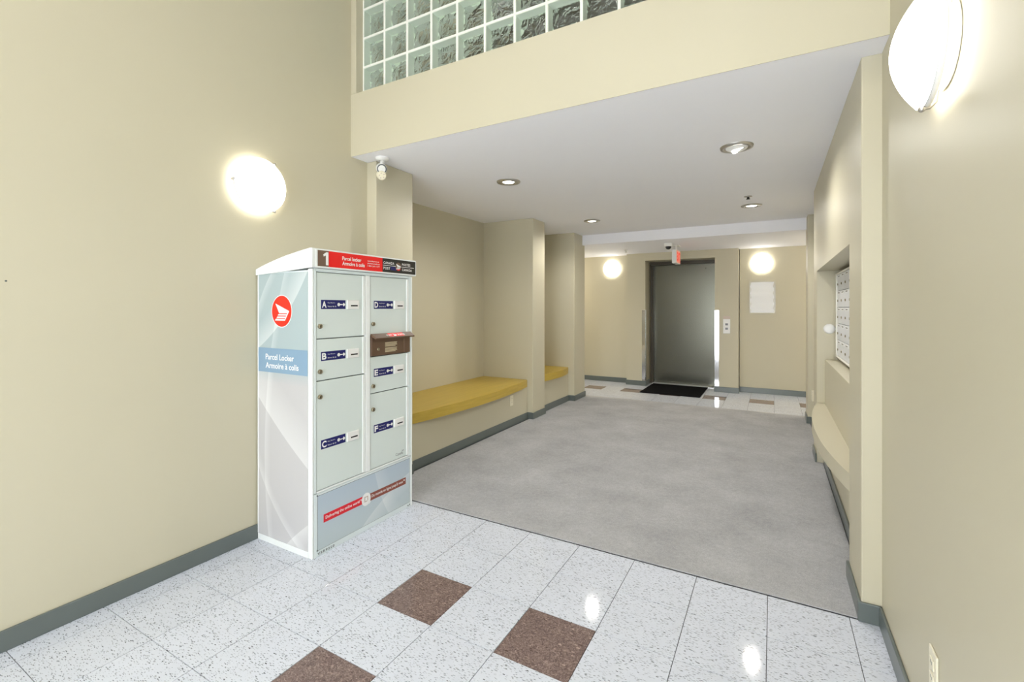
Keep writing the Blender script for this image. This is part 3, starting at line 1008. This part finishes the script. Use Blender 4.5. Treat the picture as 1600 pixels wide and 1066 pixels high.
# ---------------------------------------------------------------- security camera under the fascia
px, py = -2.405, 2.405
t = thing('security_camera', 'white ball security camera hanging under the ceiling above the locker', 'camera', (px, py, 2.25))
b = MB(t.location); b.lathe([(0.046, 0), (0.048, -0.006), (0.044, -0.016), (0.024, -0.022)], (px + 0.0, py, ZC), (0, 0, 1), 'white', 24); b.build('ceiling_plate', t)
b = MB(t.location); b.cyl((px, py, ZC - 0.05), (0, 0, 1), 0.014, 0.03, 'white', 16); b.sphere((px + 0.008, py - 0.012, ZC - 0.046), 0.014, 'white', 14, 8); b.build('bracket', t)
ax = Vector((0.72, -0.60, -0.36)).normalized()
c0 = Vector((px - 0.012, py + 0.004, ZC - 0.072))
b = MB(t.location); b.lathe([(0.026, -0.035), (0.036, -0.022), (0.037, 0.03), (0.033, 0.038)], c0, ax, 'white', 24); b.lathe([(0.033, 0.038), (0.028, 0.040), (0.021, 0.034), (0.020, 0.026)], c0, ax, 'grey_print', 24, True, False); b.build('camera_body', t)
b = MB(t.location); b.lathe([(0.021, 0.027), (0.011, 0.032)], c0, ax, 'alu', 20); b.lathe([(0.011, 0.032), (0.009, 0.037), (0.001, 0.039)], c0, ax, 'white', 16); b.build('lens', t)
c1 = c0 + Vector((0.0, 0.0, -0.048))
b = MB(t.location); b.lathe([(0.024, -0.03), (0.034, -0.016), (0.034, 0.02), (0.028, 0.028)], c1, ax, 'ivory', 22)
for k in range(5):
    a = 2 * PI * k / 5
    u = ax.orthogonal().normalized(); w = ax.cross(u)
    b.sphere(c1 + ax * 0.028 + (u * math.cos(a) + w * math.sin(a)) * 0.017, 0.004, 'lilac', 8, 6)
b.build('lamp_ring', t)

t = thing('wall_screw', 'tiny dark screw head alone on the left wall near the picture edge', 'screw', (XL, 0.602, 1.425))
b = MB(t.location); b.lathe([(0.0035, 0.0003), (0.0035, 0.0016), (0.002, 0.0024)], (XL, 0.602, 1.425), (1, 0, 0), 'gap', 12); b.build('screw_head', t)

# ---------------------------------------------------------------- parcel locker
XF = -2.10
LX, LY = -2.34, 1.985
T = thing('parcel_locker', 'pale grey parcel locker with six lettered doors and red header sign', 'locker', (LX, LY, 0))
O = T.location
def front(d):      # plane of the locker front, d metres proud
    return lambda u, v: (XF + d, u, v)
def side(d):
    return lambda u, v: (u, 1.60 - d, v)
def LB():
    return MB(O)
y0, y1 = 1.600, 2.374
b = LB(); b.box(-2.566, -2.116, y0 + 0.004, y1 - 0.002, 0.004, 1.52, 'frame_metal'); b.build('cabinet_body', T)
b = LB(); b.bbox(-2.134, XF, y0 - 0.001, y0 + 0.013, 0, 1.528, 'white_metal', 0.006, 3); b.build('corner_post', T)
b = LB(); b.bbox(-2.134, XF, y1 - 0.013, y1 + 0.001, 0, 1.528, 'white_metal', 0.006, 3); b.build('corner_post', T)
b = LB(); b.bbox(-2.568, -2.134, y0 - 0.001, y0 + 0.006, 0, 0.034, 'white_metal', 0.002, 1); b.build('side_base_rail', T)
b = LB(); b.bbox(-2.571, -2.563, y0 - 0.001, y0 + 0.006, 0.034, 1.51, 'white_metal', 0.002, 1); b.build('side_edge_trim', T)
b = LB(); b.box(-2.563, -2.134, y0, y0 + 0.004, 0.034, 1.512, 'side_print'); sp = b.build('side_panel', T, 'grey printed side panel')
b = LB()
b.raw([(x, y0 - 0.0005, z) for x, z in ((-2.563, 0.960), (-2.134, 0.960), (-2.134, 1.096), (-2.563, 1.096))], [(0, 1, 2, 3)], 'band_print')
text(b, 'Parcel Locker', -2.494, -2.246, 1.031, 1.063, side(0.001), 'print_white', 0.014)
text(b, 'Armoire à colis', -2.494, -2.207, 0.983, 1.015, side(0.001), 'print_white', 0.014)
b.build('name_band', sp, 'slate blue band with white lettering')
b = LB()
rc, zc = -2.352, 1.302
disc(b, rc, zc, 0.0895, 0.0895, side(0.0004), 'print_white', 40)
disc(b, rc, zc, 0.0855, 0.0855, side(0.0008), 'orange_red', 40)
def wing(mb, cu, cv, k, place, m):
    P = lambda pts: [(cu + x * k, cv + z * k) for x, z in pts]
    poly(mb, P([(-0.054, 0.045), (0.067, 0.003), (0.058, -0.009), (-0.020, -0.009)]), place, m)
    # three slanted feathers under the wing, joined at the right
    for a, c, e, d in ((-0.026, 0.046, -0.014, -0.022), (-0.036, 0.038, -0.027, -0.035), (-0.050, 0.029, -0.040, -0.050)):
        poly(mb, P([(a, e), (c, e), (c - (e - d) * 0.65, d), (a - 0.008, d)]), place, m)
    poly(mb, P([(0.058, -0.009), (0.030, -0.050), (0.0225, -0.050), (0.0493, -0.009)]), place, m)
wing(b, rc, zc - 0.002, 1.0, side(0.0012), 'print_white')
b.build('round_logo', sp, 'red round logo with white wing')

# cap and header sign
b = LB()
prof = [(-2.576, 1.507), (-2.576, 1.540), (-2.52, 1.556), (-2.45, 1.574), (-2.38, 1.590), (-2.30, 1.606), (-2.22, 1.619), (-2.15, 1.629), (-2.105, 1.635),
        (-2.092, 1.635), (-2.086, 1.630), (-2.086, 1.538), (-2.090, 1.532), (-2.13, 1.531), (-2.33, 1.519)]
b.prism(prof, 'y', 1.592, 2.396, 'white_metal'); cap = b.build('sloped_cap', T)
b = LB()
SX = -2.086
sg = lambda d: (lambda u, v: (SX + d, u, v))
b.box(SX, SX + 0.002, 1.612, 2.392, 1.5355, 1.631, 'white_metal')
b.raw([(SX + 0.0024, y, z) for y, z in ((1.622, 1.541), (1.692, 1.541), (1.692, 1.626), (1.622, 1.626))], [(0, 1, 2, 3)], 'brown')
b.raw([(SX + 0.0024, y, z) for y, z in ((1.692, 1.541), (2.086, 1.541), (2.086, 1.626), (1.692, 1.626))], [(0, 1, 2, 3)], 'red')
b.raw([(SX + 0.0024, y, z) for y, z in ((2.086, 1.541), (2.386, 1.541), (2.386, 1.626), (2.086, 1.626))], [(0, 1, 2, 3)], 'signblack')
b.build('header_sign', cap, 'red and black header sign')
b = LB()
g = sg(0.003)
poly(b, [(1.673, 1.549), (1.6895, 1.549), (1.6895, 1.619), (1.677, 1.619), (1.656, 1.605), (1.659, 1.594), (1.673, 1.601)], g, 'print_white')
b.build('sign_number', cap, 'white number 1')
b = LB()
text(b, 'Parcel locker', 1.782, 1.918, 1.586, 1.607, g, 'print_white', 0.02)
text(b, 'Armoire à colis', 1.782, 1.944, 1.558, 1.579, g, 'print_white', 0.02)
b.build('sign_lettering', cap, 'white locker name lettering')
b = LB()
text(b, 'canadapost.ca', 1.966, 2.056, 1.592, 1.602, g, 'print_white', 0.01)
text(b, 'postescanada.ca', 1.966, 2.062, 1.578, 1.588, g, 'print_white', 0.01)
text(b, '1 800 267-1177', 1.966, 2.062, 1.565, 1.573, g, 'print_white', 0.01)
b.build('contact_lettering', cap, 'three small white contact lines')
b = LB()
text(b, 'CANADA', 2.094, 2.187, 1.591, 1.607, g, 'print_white', 0.02, 1.15)
text(b, 'POST', 2.094, 2.150, 1.558, 1.574, g, 'print_white', 0.02, 1.15)
b.build('operator_lettering', cap, 'white operator name in English')
b = LB()
text(b, 'POSTES', 2.257, 2.335, 1.591, 1.607, g, 'print_white', 0.02, 1.15)
text(b, 'CANADA', 2.257, 2.350, 1.558, 1.574, g, 'print_white', 0.02, 1.15)
b.build('operator_lettering', cap, 'white operator name in French')
b = LB()
for a, c in ((2.090, 2.200), (2.252, 2.370)):
    b.raw([(SX + 0.003, y, z) for y, z in ((a, 1.5815), (c, 1.5815), (c, 1.5845), (a, 1.5845))], [(0, 1, 2, 3)], 'print_white')
b.raw([(SX + 0.0027, y, z) for y, z in ((2.155, 1.556), (2.205, 1.556), (2.205, 1.579), (2.155, 1.579))], [(0, 1, 2, 3)], 'navy2')
disc(b, 2.224, 1.583, 0.026, 0.026, sg(0.0028), 'brown', 28)
poly(b, [(2.224 + 0.0255 * math.cos(a), 1.583 + 0.0255 * math.sin(a)) for a in [PI + 0.55 + i * (PI - 1.1) / 12 for i in range(13)]], sg(0.003), 'red2')
wing(b, 2.222, 1.584, 0.36, sg(0.0034), 'print_white')
b.build('sign_emblem', cap, 'small round emblem between white lines')

# front frame
def rail(name, a, c, z0, z1, d=0.0, m='frame_metal', r=0.003):
    q = LB(); q.bbox(-2.118, XF + d, a, c, z0, z1, m, r, 2)
    return q.build(name, T)
rail('stile', y0 + 0.013, 1.6285, 0.339, 1.530, -0.001)
rail('stile', 2.340, y1 - 0.013, 0.339, 1.530, -0.001)
rail('mullion', 1.966, 2.0045, 0.345, 1.513, 0.001, 'white_metal', 0.006)
rail('top_rail', 1.6285, 2.340, 1.513, 1.530, -0.001)
rail('middle_rail', 1.6285, 2.340, 0.3375, 0.3455, 0.003, 'white_metal')
b = LB(); b.box(-2.117, -2.112, 1.6285, 1.966, 0.3455, 1.513, 'gap').box(-2.117, -2.112, 2.0045, 2.340, 0.3455, 1.513, 'gap'); b.build('door_recess', T)

def locker_door(letter, a, c, z0, z1, zl, zk):
    q = LB(); q.bbox(-2.113, XF - 0.004, a, c, z0, z1, 'door_metal', 0.003, 2)
    d = q.build('locker_door', T, 'locker door lettered ' + letter)
    q = LB(); q.bbox(XF - 0.0045, XF + 0.001, c - 0.020, c, z0 + 0.002, z1 - 0.002, 'white_metal', 0.003, 2); q.build('hinge_strip', d)
    # navy label: letter, two lines and a key
    q = LB()
    l0, l1, b0, b1 = a + 0.028, a + 0.190, zl - 0.0245, zl + 0.0245
    q.bbox(XF - 0.0045, XF - 0.003, l0 - 0.0, l1, b0, b1, 'navy', 0.0005, 1)
    f = front(-0.0026)
    text(q, letter, l0 + 0.005, l0 + 0.034, b0 + 0.007, b1 - 0.007, f, 'print_white', 0.035)
    text(q, 'Key Return', l0 + 0.042, l0 + 0.090, zl + 0.005, zl + 0.0125, f, 'print_white', 0.0)
    text(q, 'Retour de clé', l0 + 0.042, l0 + 0.098, zl - 0.014, zl - 0.006, f, 'print_white', 0.0)
    disc(q, l0 + 0.115, zl, 0.0095, 0.0095, f, 'print_white', 18)
    q.raw([(XF - 0.0026, y, z) for y, z in ((l0 + 0.115, zl - 0.003), (l0 + 0.139, zl - 0.003), (l0 + 0.139, zl + 0.003), (l0 + 0.115, zl + 0.003))], [(0, 1, 2, 3)], 'print_white')
    poly(q, [(l0 + 0.140, zl), (l0 + 0.150, zl - 0.011), (l0 + 0.160, zl), (l0 + 0.150, zl + 0.011)], f, 'print_white')
    q.build('door_label', d, 'navy label lettered ' + letter)
    q = LB(); q.bbox(XF - 0.0045, XF + 0.004, a + 0.198, a + 0.284, zl - 0.026, zl + 0.026, 'white', 0.003, 2)
    q.bbox(XF + 0.0035, XF + 0.0045, a + 0.222, a + 0.272, zl - 0.010, zl - 0.002, 'black', 0.0004, 1)
    q.build('key_slot', d)
    q = LB(); q.lathe([(0.0125, -0.004), (0.0125, 0.005), (0.010, 0.008), (0.0075, 0.008), (0.0070, 0.006)], (XF, a + 0.0195, zk), (1, 0, 0), 'lock', 20)
    q.box(XF + 0.006, XF + 0.0072, a + 0.0185, a + 0.0205, zk - 0.005, zk + 0.005, 'black')
    q.build('lock', d)
    return d
LA, LC, RA, RC = 1.631, 1.9635, 2.007, 2.338
g = 0.0025
locker_door('A', LA, LC, 1.1545 + g, 1.510, 1.339, 1.222)
locker_door('B', LA, LC, 0.9305 + g, 1.1545 - g, 1.060, 0.980)
locker_door('C', LA, LC, 0.349, 0.9305 - g, 0.587, 0.846)
locker_door('D', RA, RC, 1.153 + g, 1.510, 1.339, 1.223)
locker_door('E', RA, RC, 0.803 + g, 1.026 - g, 0.926, 0.847)
df = locker_door('F', RA, RC, 0.349, 0.803 - g, 0.585, 0.707)
b = LB()
text(b, 'Canada', 2.222, 2.288, 0.370, 0.388, front(-0.0036), 'grey_print', 0.0)
for yy in (2.280, 2.2895):
    b.raw([(XF - 0.0036, y, z) for y, z in ((yy, 0.388), (yy + 0.004, 0.388), (yy + 0.004, 0.396), (yy, 0.396))], [(0, 1, 2, 3)], 'grey_print')
b.build('wordmark', df, 'grey wordmark')
# brown letter slot between D and E
b = LB(); b.bbox(-2.113, XF + 0.006, RA + 0.002, 2.346, 1.029, 1.152, 'slotbrown', 0.003, 2); sl = b.build('letter_slot', T, 'brown letter slot box')
b = LB()
b.prism([(XF - 0.004, 1.163), (XF + 0.006, 1.163), (XF + 0.040, 1.139), (XF + 0.040, 1.131), (XF + 0.004, 1.146), (XF - 0.004, 1.146)], 'y', RA + 0.002, 2.350, 'slotbrown')
b.build('slot_lid', sl)
b = LB()
def lid(u, v):      # v runs 0 (back) to 1 (front edge) down the lid slope
    return (XF + 0.006 + 0.034 * v + 0.0006, u, 1.163 - 0.024 * v + 0.0008)
poly(b, [(2.130, 0.08), (2.262, 0.08), (2.262, 0.86), (2.130, 0.86)], lid, 'red')
lid2 = lambda u, v: tuple(Vector(lid(u, 1 - v)) + Vector((0.0004, 0, 0.0005)))
text(b, 'POST', 2.112, 2.158, 0.30, 0.62, lid2, 'print_white', 0.02)
text(b, 'POSTES', 2.210, 2.272, 0.30, 0.62, lid2, 'print_white', 0.02)
poly(b, [(2.166, 0.75), (2.202, 0.45), (2.186, 0.2), (2.162, 0.2), (2.180, 0.42)], lid2, 'print_white')
b.build('lid_print', sl, 'red and white print on the lid')
b = LB()
f = front(0.0066)
for base in (1.102, 1.068):
    for k in range(4):
        w = 0.105 - (0.014 if k == 3 else 0.004 * (k % 2))
        z = base - k * 0.0072
        b.raw([(XF + 0.0066, y, zz) for y, zz in ((2.118, z), (2.118 + w, z), (2.118 + w, z + 0.0045), (2.118, z + 0.0045))], [(0, 1, 2, 3)], 'beige_print')
b.build('slot_print', sl, 'two blocks of pale small print')
b = LB(); b.lathe([(0.010, -0.002), (0.010, 0.003), (0.007, 0.004)], (XF + 0.006, 2.062, 1.068), (1, 0, 0), 'lock', 16); b.build('slot_lock', sl)
b = LB(); b.bbox(XF + 0.005, XF + 0.008, 2.286, 2.296, 1.036, 1.118, 'brown', 0.001, 1); b.build('slot_hinge', sl)
# lower printed panel
b = LB(); b.bbox(-2.118, XF - 0.001, 1.614, y1 - 0.014, 0.0, 0.335, 'frame_metal', 0.003, 2); lp = b.build('lower_panel', T)
b = LB(); b.box(XF - 0.001, XF + 0.0006, 1.636, 2.345, 0.034, 0.322, 'low_print'); b.build('print_sheet', lp, 'blue grey printed sheet')
b = LB()
for q in ((1.6345, 2.3465, 0.0325, 0.034), (1.6345, 2.3465, 0.322, 0.3235), (1.6345, 1.636, 0.034, 0.322), (2.345, 2.3465, 0.034, 0.322)):
    b.box(XF - 0.001, XF + 0.0003, q[0], q[1], q[2], q[3], 'gap')
b.build('panel_groove', lp)
b = LB()
b.raw([(XF + 0.0011, y, z) for y, z in ((1.671, 0.168), (1.955, 0.168), (1.955, 0.212), (1.671, 0.212))], [(0, 1, 2, 3)], 'red2')
b.raw([(XF + 0.0011, y, z) for y, z in ((1.985, 0.166), (2.309, 0.166), (2.309, 0.210), (1.985, 0.210))], [(0, 1, 2, 3)], 'brown2')
disc(b, 1.970, 0.187, 0.035, 0.038, front(0.0015), 'print_white', 28)
poly(b, [(1.990, 0.170), (2.006, 0.166), (2.000, 0.154), (1.988, 0.152)], front(0.0015), 'print_white')
for u0, u1, v0, v1 in ((1.955, 1.962, 0.172, 0.204), (1.962, 1.980, 0.198, 0.204), (1.978, 1.985, 0.178, 0.204), (1.962, 1.978, 0.172, 0.178)):
    poly(b, [(u0, v0), (u1, v0), (u1, v1), (u0, v1)], front(0.0018), 'lilac')
text(b, 'Delivering the online world™', 1.684, 1.940, 0.179, 0.201, front(0.0016), 'print_white', 0.012)
text(b, "Du monde en ligne jusqu'à vous™", 2.012, 2.300, 0.177, 0.200, front(0.0016), 'print_white', 0.012)
b.build('slogan_strip', lp, 'red and brown slogan strip')
b = LB()
text(b, 'V5R9220', 1.634, 1.742, 0.010, 0.023, front(0.0004), 'black', 0.01, 1.25)
b.build('serial_lettering', lp, 'black serial lettering')
for yy, zz in ((1.633, 0.0345), (1.633, 0.325), (2.3475, 0.016), (2.333, 0.014)):
    b = LB(); b.lathe([(0.0042, 0.0), (0.0040, 0.0012), (0.002, 0.0016)], (XF - 0.0008, yy, zz), (1, 0, 0), 'gap', 12); b.build('bolt', lp)
